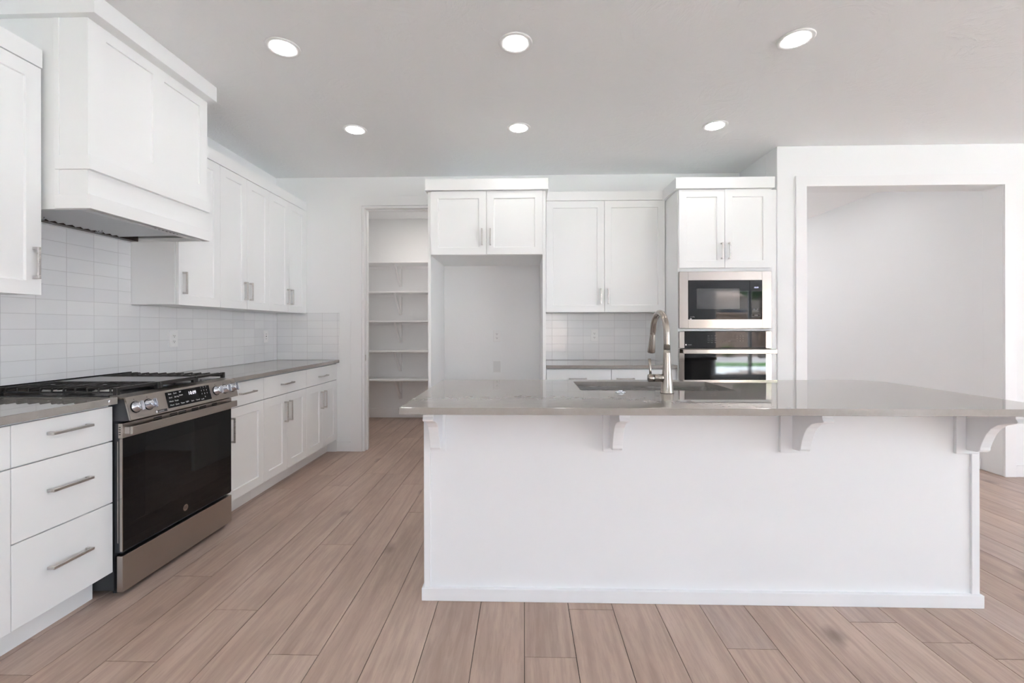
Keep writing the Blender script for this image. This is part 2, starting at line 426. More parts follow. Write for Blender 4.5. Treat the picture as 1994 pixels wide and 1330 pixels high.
# far right wall with windows added for light, rear wall with window + glass door + window
def holed_wall(name, along, p0, p1, a0, a1, holes):
    mb = MB(); cur = a0
    def bx(u0, u1, z0, z1):
        if along == 'X': mb.box(u0, u1, p0, p1, z0, z1)
        else: mb.box(p0, p1, u0, u1, z0, z1)
    for (u0, u1, z0, z1) in holes:
        bx(cur, u0, 0, CH)
        if z0 > 0: bx(u0, u1, 0, z0)
        bx(u0, u1, z1, CH); cur = u1
    bx(cur, a1, 0, CH)
    return struct(name, mb, 'wall')
WEST = []
holed_wall('wall_left', 'Y', XL - .12, XL, YS, 6.22, WEST)
REAR = [(-0.3, 1.3, 0.6, 2.35), (4.77, 6.6, 0.0, 2.2)]
holed_wall('wall_rear', 'X', YS - .15, YS, XL, XE, REAR)
EAST = [(-3.4, -1.3, 0.1, 2.55), (-1.0, 0.8, 0.1, 2.55)]
holed_wall('wall_east', 'Y', XE, XE + .15, YS, YR + TH, EAST)
holed_wall('wall_hall_end', 'X', YH - .12, YH, 2.235, OX1 + .012, [(2.7, 3.5, .9, 2.2)])
def window(name, along, p, u0, u1, z0, z1, nm):
    fr = MB(); f = 0.05
    def bx(mb, a, b, c, d, t0=-.04, t1=.04):
        if along == 'X': mb.box(a, b, p + t0, p + t1, c, d)
        else: mb.box(p + t0, p + t1, a, b, c, d)
    bx(fr, u0, u0 + f, z0, z1); bx(fr, u1 - f, u1, z0, z1); bx(fr, u0 + f, u1 - f, z0, z0 + f); bx(fr, u0 + f, u1 - f, z1 - f, z1)
    for k in range(1, nm):
        u = u0 + (u1 - u0) * k / nm; bx(fr, u - .03, u + .03, z0 + f, z1 - f)
    r = struct(name, fr, 'trim')
    pn = MB(); bx(pn, u0 + f, u1 - f, z0 + f, z1 - f, -.004, .004)
    obj('pane', pn, 'glass', r)
    # daylight portal guides sky sampling through the opening
    la = bpy.data.lights.new('portal', 'AREA'); la.shape = 'RECTANGLE'; la.size = u1 - u0; la.size_y = z1 - z0; la.cycles.is_portal = True
    lo = bpy.data.objects.new('portal', la); COL.objects.link(lo)
    c = (u0 + u1) / 2; z = (z0 + z1) / 2
    if along == 'X' and p > 0: lo.location = (c, p + .08, z); lo.rotation_euler = (PI / 2, 0, 0)
    elif along == 'X': lo.location = (c, p - .08, z); lo.rotation_euler = (PI / 2, 0, PI)
    elif p < 0: lo.location = (p - .08, c, z); lo.rotation_euler = (PI / 2, 0, -PI / 2)
    else: lo.location = (p + .08, c, z); lo.rotation_euler = (PI / 2, 0, PI / 2)
window('window_1', 'X', YS - .07, *REAR[0], 2)
window('door_1', 'X', YS - .07, *REAR[1], 2)
window('added_window_4', 'X', YH - .06, 2.7, 3.5, .9, 2.2, 1)  # unseen window added to send daylight along the hallway wall
window('added_window_2', 'Y', XE + .07, *EAST[0], 1)  # unseen window added for light from the right
window('added_window_3', 'Y', XE + .07, *EAST[1], 2)  # second added window, carries daylight across to the left wall

# trims: casings and baseboards
mb = MB(); cw = 0.118; ct = 0.016
mb.prism([(PX0 - cw, YW - ct, 0), (PX0 - .006, YW - ct, 0), (PX0 - .006, YW - ct, PZ + .006), (-.82, YW - ct, PZ + .006), (-.82, YW - ct, PZ + .101), (PX0 - cw, YW - ct, PZ + .101)], (0, ct, 0))
struct('trim_1', mb, 'trim', 0.002)     # pantry casing
mb = MB(); mb.box(PX0, PX0 + .018, YW - .004, YW + .124, 0, PZ).box(PX1 - .018, PX1, YW - .004, YW + .124, 0, PZ).box(PX0 + .018, PX1 - .018, YW - .004, YW + .124, PZ - .018, PZ)
mb.box(PX0 + .018, PX0 + .030, YW + .05, YW + .085, 0, PZ - .018).box(PX0 + .030, PX1 - .018, YW + .05, YW + .085, PZ - .030, PZ - .018)
door_jamb = struct('trim_2', mb, 'trim', 0.0015)
obj('strike_plate', MB().box(PX0 + .018, PX0 + .0195, YW + .012, YW + .040, 0.905, 0.965), 'nickel', door_jamb)
mb = MB(); cw = 0.088; ct = 0.016
mb.prism([(OX0 - cw, YR - ct, 0), (OX0, YR - ct, 0), (OX0, YR - ct, OZ), (OX1, YR - ct, OZ), (OX1, YR - ct, 0), (OX1 + cw, YR - ct, 0), (OX1 + cw, YR - ct, OZ + cw), (OX0 - cw, YR - ct, OZ + cw)], (0, ct, 0))
struct('trim_3', mb, 'trim', 0.002)
def baseb(name, *bx):
    mb = MB()
    for b in bx: mb.box(*b)
    struct(name, mb, 'trim', 0.003)
baseb('baseboard_back', (-1.96, PX0 - .118, YW - .014, YW, 0, .095))
baseb('baseboard_right', (OX1 + .088, XE, YR - .014, YR, 0, .095))
baseb('baseboard_pier', (2.115, OX0 - .088, YR - .014, YR, 0, .095))
baseb('baseboard_pantry', (XL, -0.45, 6.086, 6.10, 0, .125))
baseb('baseboard_hall', (OX1 - .002, OX1 + .012, YR + TH + .02, YH - .12, 0, .095))
baseb('baseboard_rear', (XL, 4.77, YS, YS + .014, 0, .095))

# ------------------------------------------------------------------ recessed ceiling lights
def make_light(label, loc):
    r = thing('recessed_light', label, 'ceiling light', loc, 'recessed ceiling lights')
    x, y, z = loc
    obj('trim_ring', MB().lathe([(0.062, 0.0), (0.064, -0.004), (0.086, -0.006), (0.090, -0.003), (0.090, 0.0)], (x, y, z), n=48), 'plastic', r)
    obj('lens', MB().lathe([(0.0, -0.0045), (LR, -0.0045), (LR, -0.001), (0, -0.001)], (x, y, z), n=48), 'lens', r)
    return r
L0 = make_light('round recessed ceiling light nearest the range hood, front left of six', (-1.296, 2.362, CH))
for (x, y, lab) in ((-0.041, 2.360, 'round recessed ceiling light in the middle of the front row'),
                    (1.431, 2.372, 'round recessed ceiling light at the right end of the front row'),
                    (-1.285, 3.355, 'small looking recessed ceiling light at the left end of the rear row, near the pantry'),
                    (-0.036, 3.360, 'recessed ceiling light in the middle of the rear row, before the refrigerator cabinet'),
                    (1.435, 3.368, 'recessed ceiling light at the right end of the rear row, above the oven tower')):
    dup(L0, (x, y, CH), lab)
for i, (x, y) in enumerate([(x, y) for x in (-1.3, 0.4, 2.6, 5.6) for y in (-2.6, -0.9, 0.75)] + [(5.6, 2.4), (3.9, 2.4)]):  # extra lamps added out of view to brighten floor and cabinet fronts
    if (x, y) == (3.9, 2.4): continue
    dup(L0, (x, y, CH), 'recessed fill light added over the open room, out of view behind the camera')
def swap_lens(o, m):
    for ch in o.children:
        if ch.name.startswith('lens'):
            ch.data = ch.data.copy(); ch.data.materials[0] = M[m]
M['lens_hall_fill'] = emis('added hall fill lens', LAMP_C, 1.9 / (PI * PI * LR * LR))  # lens of the added hallway fill lights
M['lens_pantry'] = emis('lit pantry lamp lens', (1.0, 0.93, 0.87), 4.2 / (PI * PI * LR * LR))
for y in (4.9, 6.3, 7.7): swap_lens(dup(L0, (3.05, y, CH), 'unseen recessed fill light added in the hallway beyond the wide opening'), 'lens_hall_fill')  # unseen lamps added to brighten the hallway wall
swap_lens(dup(L0, (-1.25, 5.15, CH), 'recessed ceiling light inside the pantry above its doorway'), 'lens_pantry')

# ------------------------------------------------------------------ left wall: base cabinets
XD = -1.870; XC = -1.848; ZC = 0.915; ZU = 0.887           # door face, counter edge, counter top, underside
def base_left(name, label, y0, y1, end_panel=False, floor_y=None):
    r = thing(name, label, 'cabinet', (XD, (y0 + y1) / 2, 0))
    obj('carcass', MB().box(XL + .003, XD - .0205, y0 + .0008, y1 - .0008, 0.112, ZU - .001), 'cab', r)
    obj('toe_kick', MB().box(XD - .112, XD - .096, y0 + .0008, y1 - .0008, 0.0, 0.112), 'cab', r)
    return r
YA0, YA1 = 1.570, 1.972
c = base_left('drawer_cabinet', 'white three-drawer base cabinet with bar pulls left of the range', YA0, YA1)
for z0, z1, hz in ((0.720, 0.878, 0.818), (0.440, 0.718, 0.594), (0.122, 0.438, 0.290)):
    drawer('L', XD, YA0, YA1, z0, z1, c, 1.774, hz, 0.165)
c = base_left('base_cabinet', 'white base cabinet cut off by the left edge of the view', 0.95, YA0)
drawer('L', XD, 0.95, YA0, 0.720, 0.878, c, 1.26, 0.818); door('L', XD, 0.95, 1.26, 0.122, 0.718, c, 1.23, 0.58); door('L', XD, 1.26, YA0, 0.122, 0.718, c, 1.29, 0.58)
YB = [2.745, 3.146, 3.772, 4.385]
c = base_left('base_cabinet', 'narrow white base cabinet with one drawer and one door, right of the range', YB[0], YB[1])
drawer('L', XD, YB[0], YB[1], 0.720, 0.878, c, 2.945, 0.800); door('L', XD, YB[0], YB[1], 0.122, 0.718, c, 2.785, 0.580)
c = base_left('base_cabinet', 'white two-door base cabinet in the middle of the run right of the range', YB[1], YB[2])
drawer('L', XD, YB[1], YB[2], 0.720, 0.878, c, 3.450, 0.800)
ym = (YB[1] + YB[2]) / 2; door('L', XD, YB[1], ym, 0.122, 0.718, c, ym - .034, 0.580); door('L', XD, ym, YB[2], 0.122, 0.718, c, ym + .034, 0.580)
c = base_left('base_cabinet', 'white two-door base cabinet against the back wall beside the pantry', YB[2], YB[3])
drawer('L', XD, YB[2], YB[3], 0.720, 0.878, c, 4.075, 0.790)
ym = (YB[2] + YB[3]) / 2; door('L', XD, YB[2], ym, 0.122, 0.718, c, ym - .034, 0.570); door('L', XD, ym, YB[3], 0.122, 0.718, c, ym + .034, 0.570)
obj('filler', MB().box(XD - .10, XD - .002, YB[3], YW - .001, 0.0, ZU - .001), 'cab', c)

# countertops on the left wall
def counter(label, *boxes, name='countertop'):
    mb = MB()
    for b in boxes: mb.box(*b)
    return tag(obj(name, mb, 'quartz', None, 0.0025, 2, loc=(0, 0, 0)), label, 'countertop')
counter('taupe stone countertop left of the range, running out of view', (XL + .002, XC, 0.95, 1.974, ZU, 0.9185))
counter('taupe stone countertop between the range and the back wall', (XL + .002, XC, 2.740, YW - .002, ZU, ZC))

# ------------------------------------------------------------------ backsplashes and outlets
tt = 0.008
XT = XL + .0015
mb = MB(); mb.box(XT, XL + tt, 0.95, 1.956, ZC + .004, 1.379).box(XT, XL + tt, 1.956, 2.743, ZC + .004, 1.776).box(XT, XL + tt, 2.743, YW - .0015, ZC + .001, 1.379)
tag(obj('tile_backsplash', mb, 'tile_y'), 'white stacked glossy tile backsplash along the left wall behind the range', 'backsplash')
mb = MB(); mb.box(XL + tt + .0005, -1.848, YW - tt, YW - .0015, ZC + .001, 1.388)
tag(obj('tile_backsplash', mb, 'tile_x', None, 0.001), 'short white tile return on the back wall above the corner counter', 'backsplash')
mb = MB(); mb.box(0.190, 1.2885, YW - tt, YW - .0015, ZC + .001, 1.373)
tag(obj('tile_backsplash', mb, 'tile_x'), 'white tile backsplash under the wall cabinet between refrigerator niche and oven tower', 'backsplash')

def outlet(side, p, u, z, label, gfci=False):
    r = thing('wall_outlet', label, 'outlet', W(side, p, u, 0, z), 'white wall outlets')
    obj('plate', fbox(MB(), side, p, u - .036, u + .036, 0, .005, z - .059, z + .059), 'plastic', r, 0.002)
    if gfci:
        f = obj('receptacle', fbox(MB(), side, p, u - .018, u + .018, .005, .008, z - .034, z + .034), 'plastic', r, 0.001)
        mb = MB()
        for dz in (-.022, .022):
            for du in (-.0065, .0065): fbox(mb, side, p, u + du - .0012, u + du + .0012, .008, .0085, z + dz - .004, z + dz + .005)
        fbox(mb, side, p, u - .007, u + .007, .008, .0087, z - .005, z - .001); fbox(mb, side, p, u - .007, u + .007, .008, .0087, z + .001, z + .005)
        obj('slots', mb, 'hole', f)
    else:
        for dz in (-.0195, .0195):
            mb = MB(); mb.lathe([(0, 0.005), (0.0165, 0.005), (0.0165, 0.0075), (0, 0.0075)], W(side, p, u, 0, z + dz), (1, 0, 0) if side == 'L' else (0, -1, 0), 24, False)
            f = obj('receptacle', mb, 'plastic', r)
            mb = MB()
            for du, h in ((-.0065, .005), (.0065, .004)): fbox(mb, side, p, u + du - .0013, u + du + .0013, .0075, .0081, z + dz - .002, z + dz + h)
            fbox(mb, side, p, u - .0025, u + .0025, .0075, .0081, z + dz - .0105, z + dz - .006)
            obj('slots', mb, 'hole', f)
    return r
outlet('L', XL + tt, 3.082, 1.160, 'white wall outlet on the left tile wall, nearer the range')
outlet('L', XL + tt, 4.205, 1.155, 'white wall outlet on the left tile wall, in the far corner', True)
outlet('B', YW - tt, 0.695, 1.158, 'white wall outlet in the tile right of the refrigerator niche')
outlet('B', YW, -0.266, 1.154, 'white wall outlet inside the empty refrigerator niche')
r = thing('valve_box', 'blank pale water box cover low in the refrigerator niche below the outlet', 'cover plate', (-0.266, YW, 0.79))
obj('frame', fbox(MB(), 'B', YW, -.306, -.226, 0, .004, .790, .910), 'plastic', r, .0015)
obj('cover', fbox(MB(), 'B', YW, -.300, -.232, .004, .0055, .797, .903), 'valve', r, .001)

# ------------------------------------------------------------------ upper cabinets, left wall
XU = -2.180; ZU0, ZU1, ZCR = 1.380, 2.408, 2.493
def upper_left(label, y0, y1):
    r = thing('wall_cabinet', label, 'cabinet', (XU, (y0 + y1) / 2, ZU0))
    obj('carcass', MB().box(XL + .003, XU - .0205, y0 + .0006, y1 - .0006, ZU0 + .004, ZU1), 'cab', r, 0.001)
    return r
c = upper_left('white wall cabinet at the upper left edge of the view, left of the hood', 1.10, 1.954)
door('L', XU, 1.50, 1.953, ZU0, ZU1 - .002, c, 1.919, 1.523, 0.142); door('L', XU, 1.10, 1.50, ZU0, ZU1 - .002, c, 1.14, 1.523, 0.142)
obj('crown', MB().box(XL + .003, XU + .002, 1.10, 1.956, ZU1 + .001, ZCR), 'cab', c, 0.001)
YU = [2.746, 3.137, 3.756, 4.385]
c = upper_left('white single-door wall cabinet directly right of the hood', YU[0], YU[1]); door('L', XU, YU[0] + .004, YU[1], ZU0, ZU1 - .002, c, 2.787, 1.523, 0.142)
c = upper_left('white two-door wall cabinet in the middle of the run right of the hood', YU[1], YU[2]); ym = (YU[1] + YU[2]) / 2
door('L', XU, YU[1], ym, ZU0, ZU1 - .002, c, ym - .033, 1.523, 0.142); door('L', XU, ym, YU[2], ZU0, ZU1 - .002, c, ym + .033, 1.523, 0.142)
c = upper_left('white two-door wall cabinet in the corner against the back wall', YU[2], YU[3]); ym = (YU[2] + YU[3]) / 2
door('L', XU, YU[2], ym, ZU0, ZU1 - .002, c, ym - .033, 1.523, 0.142); door('L', XU, ym, YU[3], ZU0, ZU1 - .002, c, ym + .033, 1.523, 0.142)
obj('filler', MB().box(XU - .06, XU - .002, YU[3], YW - .001, ZU0 + .004, ZU1), 'cab', c)
tag(obj('crown_moulding', MB().box(XL + .003, XU + .002, YU[0], YW - .001, ZU1 + .001, ZCR), 'cab', None, 0.001),
    'flat white crown moulding atop the wall cabinets right of the hood', 'moulding')

# ------------------------------------------------------------------ range hood
HY0, HY1 = 1.976, 2.742; HXF = -1.988
r = thing('range_hood', 'large white panelled wood range hood above the gas range', 'range hood', (XL, (HY0 + HY1) / 2, 1.778))
# body with two recessed panels on the front
mb = MB(); mb.box(XL + .003, HXF - .010, HY0, HY1, 1.80, CH - .001)
ys = [HY0, 2.066, 2.336, 2.408, 2.676, HY1]; zl, zh = 2.118, 2.598
for a, b in ((0, 1), (2, 3), (4, 5)): mb.box(HXF - .010, HXF, ys[a], ys[b], 2.0245, CH - .002)
for a, b in ((1, 2), (3, 4)): mb.box(HXF - .010, HXF, ys[a], ys[b], 2.0245, zl); mb.box(HXF - .010, HXF, ys[a], ys[b], zh, CH - .002)
mb.box(HXF - .010, HXF - .001, HY0, HY1, 1.8465, 1.957)
obj('body', mb, 'cab', r)
obj('side_stile', MB().box(-2.148, -2.120, HY0 - .004, HY0 - .0005, 1.79, CH - .001), 'cab', r, 0.001)
def wrap(z0, z1, t, name, xb=-2.135):
    d = t * .5; mb = MB(); mb.prism([(xb, HY0 - d, z0), (HXF + t, HY0 - d, z0), (HXF + t, HY1, z0), (HXF - .0098, HY1, z0), (HXF - .0098, HY0 - .0004, z0), (xb, HY0 - .0004, z0)], (0, 0, z1 - z0))
    return obj(name, mb, 'cab', r, 0.0015)
wrap(2.652, CH - .001, 0.062, 'crown', XL + .003)
wrap(1.957, 2.021, 0.020, 'band'); wrap(1.778, 1.843, 0.020, 'band')
obj('side_return', MB().box(XL + .003, -2.135, HY0 - .002, HY0, 1.778, 1.80), 'cab', r)
# underside: white rim, steel liner, baffle filters
mb = MB(); mb.box(HXF - .02, HXF, HY0, HY1, 1.778, 1.80).box(XL + .009, XL + .03, HY0, HY1, 1.778, 1.80).box(XL + .03, HXF - .02, HY0, HY0 + .018, 1.778, 1.80).box(XL + .03, HXF - .02, HY1 - .018, HY1, 1.778, 1.80)
obj('rim', mb, 'cab', r)
ins = obj('liner', MB().box(HXF - .085, HXF - .02, HY0 + .018, HY1 - .018, 1.784, 1.80), 'filter', r, 0.001)
obj('rear_channel', MB().box(XL + .0305, XL + .074, HY0 + .019, HY1 - .019, 1.776, 1.7995), 'brown', r, 0.001)
obj('recess', MB().box(XL + .045, HXF - .085, HY0 + .018, HY1 - .018, 1.7985, 1.7999), 'enamel', r)
for fy0, fy1 in ((2.000, 2.295), (2.300, 2.600)):
    mb = MB(); n = 7; w = (fy1 - fy0) / n
    for k in range(n):
        a = fy0 + k * w
        x0, x1 = XL + .075, HXF - .087
        mb.hexa([(x0, a, 1.794), (x1, a, 1.796), (x0, a + w * .72, 1.778), (x1, a + w * .72, 1.784),
                 (x0, a, 1.796), (x1, a, 1.798), (x0, a + w * .72, 1.780), (x1, a + w * .72, 1.786)])
    f = obj('baffle_filter', mb, 'filter', r)
    yc = fy0 + w * 3
    hm = MB()
    for dy in (-.008, .008): hm.tube([(XL + .10, yc + dy, 1.787), (XL + .10, yc + dy, 1.770), (XL + .12, yc + dy, 1.770), (XL + .12, yc + dy, 1.787)], .0022, 8)
    obj('latch', hm, 'chrome', f)
mb = MB()
for k in range(7): mb.lathe([(0.0, 0), (.0045, 0), (.0045, .002), (0, .002)], (HXF - .045, 2.40 + k * .026, 1.784), (0, 0, -1), 12, False)
obj('control_buttons', mb, 'enamel', r)

# ------------------------------------------------------------------ gas range
RY0, RY1 = 1.979, 2.735; RX = -1.832
r = thing('gas_range', 'taupe stainless slide-in gas range with black glass oven door', 'range', (-2.1, (RY0 + RY1) / 2, 0))
obj('body', MB().box(XL + .04, RX - .045, RY0 + .004, RY1 - .004, 0.030, 0.905), 'dark', r)
for yy in (RY0 + .05, RY1 - .05):
    for xx in (RX - .075, XL + .10): obj('foot', MB().lathe([(.014, 0), (.014, .008), (.008, .010), (.008, .030)], (xx, yy, 0), n=16), 'dark', r)
obj('storage_drawer', MB().box(RX - .028, RX, RY0, RY1, 0.026, 0.190), 'slate', r, 0.002)
d = obj('oven_door', MB().box(RX - .040, RX - .004, RY0 + .001, RY1 - .001, 0.205, 0.796), 'dark', r, 0.002)
obj('door_glass', MB().box(RX - .004, RX, RY0 + .0025, RY1 - .0025, 0.212, 0.729), 'bglass', d, 0.001)
obj('door_window', MB().box(RX, RX + .0004, RY0 + .12, RY1 - .12, 0.33, 0.66), 'bwin', d)
obj('side_trim', MB().box(RX - .012, RX - .0005, RY0 - .0012, RY0 + .0024, 0.212, 0.729), 'steel', d)
obj('side_channel', MB().box(RX - .024, RX - .019, RY0 - .0008, RY0 + .001, 0.25, 0.715), 'steel', d)
bd = obj('vent_band', MB().box(RX - .020, RX, RY0, RY1, 0.729, 0.796), 'slate', d, 0.0012)
mb = MB()
for y0_, y1_ in ((2.150, 2.200), (2.250, 2.300), (2.309, 2.362), (2.402, 2.452), (2.461, 2.512), (2.560, 2.602)):
    for zz in (0.775, 0.7865): mb.box(RX - .001, RX + .0006, y0_, y1_, zz - .003, zz + .003)
obj('vent_slots', mb, 'hole', bd)
mb = MB()
for zz in (.746, .757, .768, .779): mb.box(RX - .017, RX - .008, RY0 - .0006, RY0 + .001, zz - .002, zz + .002)
obj('side_louvres', mb, 'hole', bd)
mb = MB()
for zz in (.250, .262, .274, .286): mb.box(RX - .032, RX - .024, RY0 - .0006, RY0 + .001, zz - .002, zz + .002)
# handle: wide flat bar on end posts
hd = obj('handle', MB().box(RX + .030, RX + .042, RY0 + .006, RY1 - .006, 0.746, 0.782), 'slate', d, 0.002)
obj('handle_post', MB().box(RX, RX + .030, RY0 + .006, RY0 + .030, 0.748, 0.780), 'steel', hd, 0.001)
obj('handle_post', MB().box(RX, RX + .030, RY1 - .030, RY1 - .006, 0.748, 0.780), 'steel', hd, 0.001)
# round monogram badge
cy, cz = 2.356, 0.262
bg = obj('badge', MB().lathe([(0, 0), (.0175, 0), (.0175, .0012), (0, .0012)], (RX, cy, cz), (1, 0, 0), 40, False), 'steel', d)
mb = MB(); mb.lathe([(.0150, .0014), (.0158, .0014), (.0158, .0016), (.0150, .0016)], (RX, cy, cz), (1, 0, 0), 40, False)
mb2 = MB(); text_mesh(mb2, 'GE', 0.020, (RX + .0016, cy, cz), (0, 1, 0), (0, 0, 1)); obj('monogram', mb2, 'hole', bg); mb.b.free()
# control panel: slanted, bottom juts out
PT = Vector((-1.816, 0, 0.916)); PB = Vector((-1.790, 0, 0.812))
pd = (PT - PB).normalized(); pn_ = Vector((pd.z, 0, -pd.x))          # up along panel, outward normal
mb = MB(); mb.prism([(PT.x, RY0 - .002, PT.z), (PB.x, RY0 - .002, PB.z), (PB.x - .006, RY0 - .002, PB.z - .004), (PT.x - .008, RY0 - .002, PT.z - .001)], (0, RY1 - RY0 + .004, 0))
cp = obj('control_panel', mb, 'slate', r, 0.0008)
obj('control_housing', MB().prism([(PT.x - .005, RY0, PT.z - .002), (PB.x - .006, RY0, PB.z - .002), (RX - .06, RY0, 0.806), (RX - .06, RY0, 0.900)], (0, RY1 - RY0, 0)), 'dark', r, 0.001)
obj('panel_end_trim', MB().prism([(PT.x + .0006, RY0 - .004, PT.z), (PB.x + .0006, RY0 - .004, PB.z), (PB.x - .007, RY0 - .004, PB.z), (PT.x - .007, RY0 - .004, PT.z)], (0, .0018, 0)), 'steel', cp)
def on_panel(y, f, n=0.0): # f: 0 bottom .. 1 top
    p = PB + (PT - PB) * f; return Vector((p.x, y, p.z)) + pn_ * n
def knob(y):
    c0 = on_panel(y, 0.52)
    k = obj('knob', MB().lathe([(.0245, .0005), (.0245, .006), (.0210, .008), (.0205, .030), (.0180, .0335), (0, .0335)], c0, pn_, 36), 'knob', cp)
    g = MB(); up = pd * 0.0235; rt = Vector((0, 1, 0))
    o = c0 + pn_ * .0335
    P = [o - up - rt * .005, o - up + rt * .005, o + up - rt * .005, o + up + rt * .005]
    Q = [p + pn_ * .011 for p in (o - up * .9 - rt * .0015, o - up * .9 + rt * .0015, o + up * .9 - rt * .0015, o + up * .9 + rt * .0015)]
    g.hexa(P + Q); obj('grip', g, 'knob', k, 0.001)
    obj('collar', MB().lathe([(.0275, .0003), (.0275, .003), (.0246, .003)], c0, pn_, 36, False), 'enamel', k)
    for dy in (0,): 
        mk = MB(); q = on_panel(y, 0.52) + pd * .034 + pn_ * .0003
        mk.prism([q + rt * .002, q - rt * .002, q + pd * .006], pn_ * .0003); obj('marker', mk, 'hole', k)
for y in (2.016, 2.088, 2.556, 2.628, 2.699): knob(y)
f0, f1 = 0.14, 0.90
pt = [on_panel(2.196, f0, .0004), on_panel(2.506, f0, .0004), on_panel(2.506, f1, .0004), on_panel(2.196, f1, .0004)]
dp = obj('display_panel', MB().prism(pt, pn_ * .001), 'bglass', cp)
U = Vector((0, 1, 0))
mb = MB(); text_mesh(mb, '10:09', 0.026, on_panel(2.371, 0.66, .0020), U, pd); obj('clock_digits', mb, 'led', dp)
mb = MB()
TX = [(2.222, .80, 'Bake'), (2.222, .62, 'Broil'), (2.222, .44, 'Warm'), (2.222, .26, 'Proof'), (2.256, .80, 'Conv'), (2.262, .62, 'Air Fry'), (2.256, .44, 'Roast'),
      (2.290, .82, 'Self'), (2.292, .66, 'Steam'), (2.256, .26, 'Clock'), (2.292, .26, 'Timer'), (2.324, .28, 'Light'), (2.362, .26, 'Start'), (2.400, .26, 'Cancel'), (2.436, .24, 'Lock')]
for y, f, s in TX: text_mesh(mb, s, 0.0105, on_panel(y, f, .0018), U, pd)
for k in range(9): text_mesh(mb, str(k + 1), 0.011, on_panel(2.440 + (k % 3) * .020, .84 - (k // 3) * .17, .0018), U, pd)
text_mesh(mb, '0', 0.011, on_panel(2.460, .33, .0018), U, pd)
obj('key_labels', mb, 'label', dp)
st = obj('sticker', MB().prism([on_panel(2.116, .05, .0004), on_panel(2.186, .05, .0004), on_panel(2.186, .17, .0004), on_panel(2.116, .17, .0004)], pn_ * .0004), 'sticker', cp)
mb = MB(); mb.lathe([(0, .0010), (.0062, .0010), (.0062, .0013), (0, .0013)], on_panel(2.122, .11), pn_, 20, False); text_mesh(mb, 'control', 0.011, on_panel(2.150, .11, .0012), U, pd)
obj('sticker_print', mb, 'label', st)
# cooktop
ct_ = obj('top_deck', MB().prism([(PT.x - .004, RY0, .9155), (PT.x - .075, RY0, .922), (PT.x - .075, RY0, .905), (PT.x - .006, RY0, .905)], (0, RY1 - RY0, 0)), 'slate', r, 0.001)
obj('cooktop', MB().box(XL + .035, PT.x - .075, RY0 - .006, RY1 + .006, .905, .9235), 'enamel', r, 0.003)
obj('rear_trim', MB().box(XL + .012, XL + .042, RY0, RY1, .905, .952), 'slate', r, 0.002)
obj('rear_vent', MB().box(XL + .009, XL + .016, RY0 - .004, RY1 + .004, .905, .960), 'enamel', r)
GX0, GX1 = XL + .060, PT.x - .060
def bar(mb, a, b, w=.006, h=.010):
    a, b = Vector(a), Vector(b); d = (b - a).normalized(); s = Vector((-d.y, d.x, 0)) * w
    up = Vector((0, 0, h)); P = [a - s, a + s, b - s, b + s]
    mb.hexa([p for p in P] + [p + up for p in P])
def grate(y0, y1, name):
    mb = MB(); zt = .948; n = 10
    for x in (GX0, GX1): bar(mb, (x, y0, zt - .004), (x, y1, zt - .004), .005, .014)
    for y in (y0, y1): bar(mb, (GX0, y + .002 * (1 if y == y0 else -1), .932), (GX1, y + .002 * (1 if y == y0 else -1), .932), .004, .008)
    bar(mb, ((GX0 + GX1) / 2, y0, zt - .002), ((GX0 + GX1) / 2, y1, zt - .002), .004, .010)
    ycn = (y0 + y1) / 2
    bar(mb, (GX0, ycn, zt - .001), (GX1, ycn, zt - .001), .004, .009)
    for k in range(n):
        x = GX0 + (GX1 - GX0) * (k + .5) / n
        g = .035 if k in (2, 7) else .012
        for s, e in ((y0, ycn - g), (y1, ycn + g)):
            bar(mb, (x, s, zt), (x, e, zt), .0035, .009)
            mb.box(x - .0035, x + .0035, s - .003, s + .003, .934, zt + .006)
    for x in (GX0, GX1):
        for y in (y0, y1): mb.box(x - .010, x + .010, y - .008, y + .008, .9235, zt + .010)
    return obj(name, mb, 'iron', r, 0.001, 1)
gw = (RY1 - RY0 - .016) / 3; ga = RY0 + .008
for k in (0, 2): 
    g_ = grate(ga + k * gw + .009, ga + (k + 1) * gw - .009, 'grate')
    for xx in (-2.30, -2.04):
        yc = ga + (k + .5) * gw
        bb = obj('burner', MB().lathe([(.046, 0), (.046, .006), (.036, .010), (.034, .014)], (xx, yc, .9235), n=28), 'filter', r)
        obj('burner_cap', MB().lathe([(.0, .020), (.030, .020), (.034, .018), (.034, .014)], (xx, yc, .9235), n=28), 'iron', bb)
        obj('grate_tab', MB().box(xx - .008, xx + .008, yc - .004, yc + .004, .9575, .9585), 'filter', g_)
mb = MB(); y0, y1 = ga + gw + .004, ga + 2 * gw - .004
for x in (GX0, GX1): bar(mb, (x, y0, .940), (x, y1, .940), .006, .018)
for y in (y0, y1): bar(mb, (GX0, y, .940), (GX1, y, .940), .005, .018)
for x in (GX0, GX1):
    for y in (y0 + .004, y1 - .004): mb.box(x - .009, x + .009, y - .008, y + .008, .9235, .950)
cg = obj('center_grate', mb, 'iron', r, 0.001, 1)
obj('griddle', MB().box(GX0 + .010, GX1 - .010, y0 + .008, y1 - .008, .950, .957), 'griddle', cg, 0.002)
bb = obj('burner', MB().lathe([(.050, 0), (.050, .006), (.040, .010), (.038, .014)], (-1.965, 2.36, .9235), n=28), 'filter', r)
obj('burner_cap', MB().lathe([(.0, .020), (.032, .020), (.036, .018), (.036, .014)], (-1.965, 2.36, .9235), n=28), 'iron', bb)

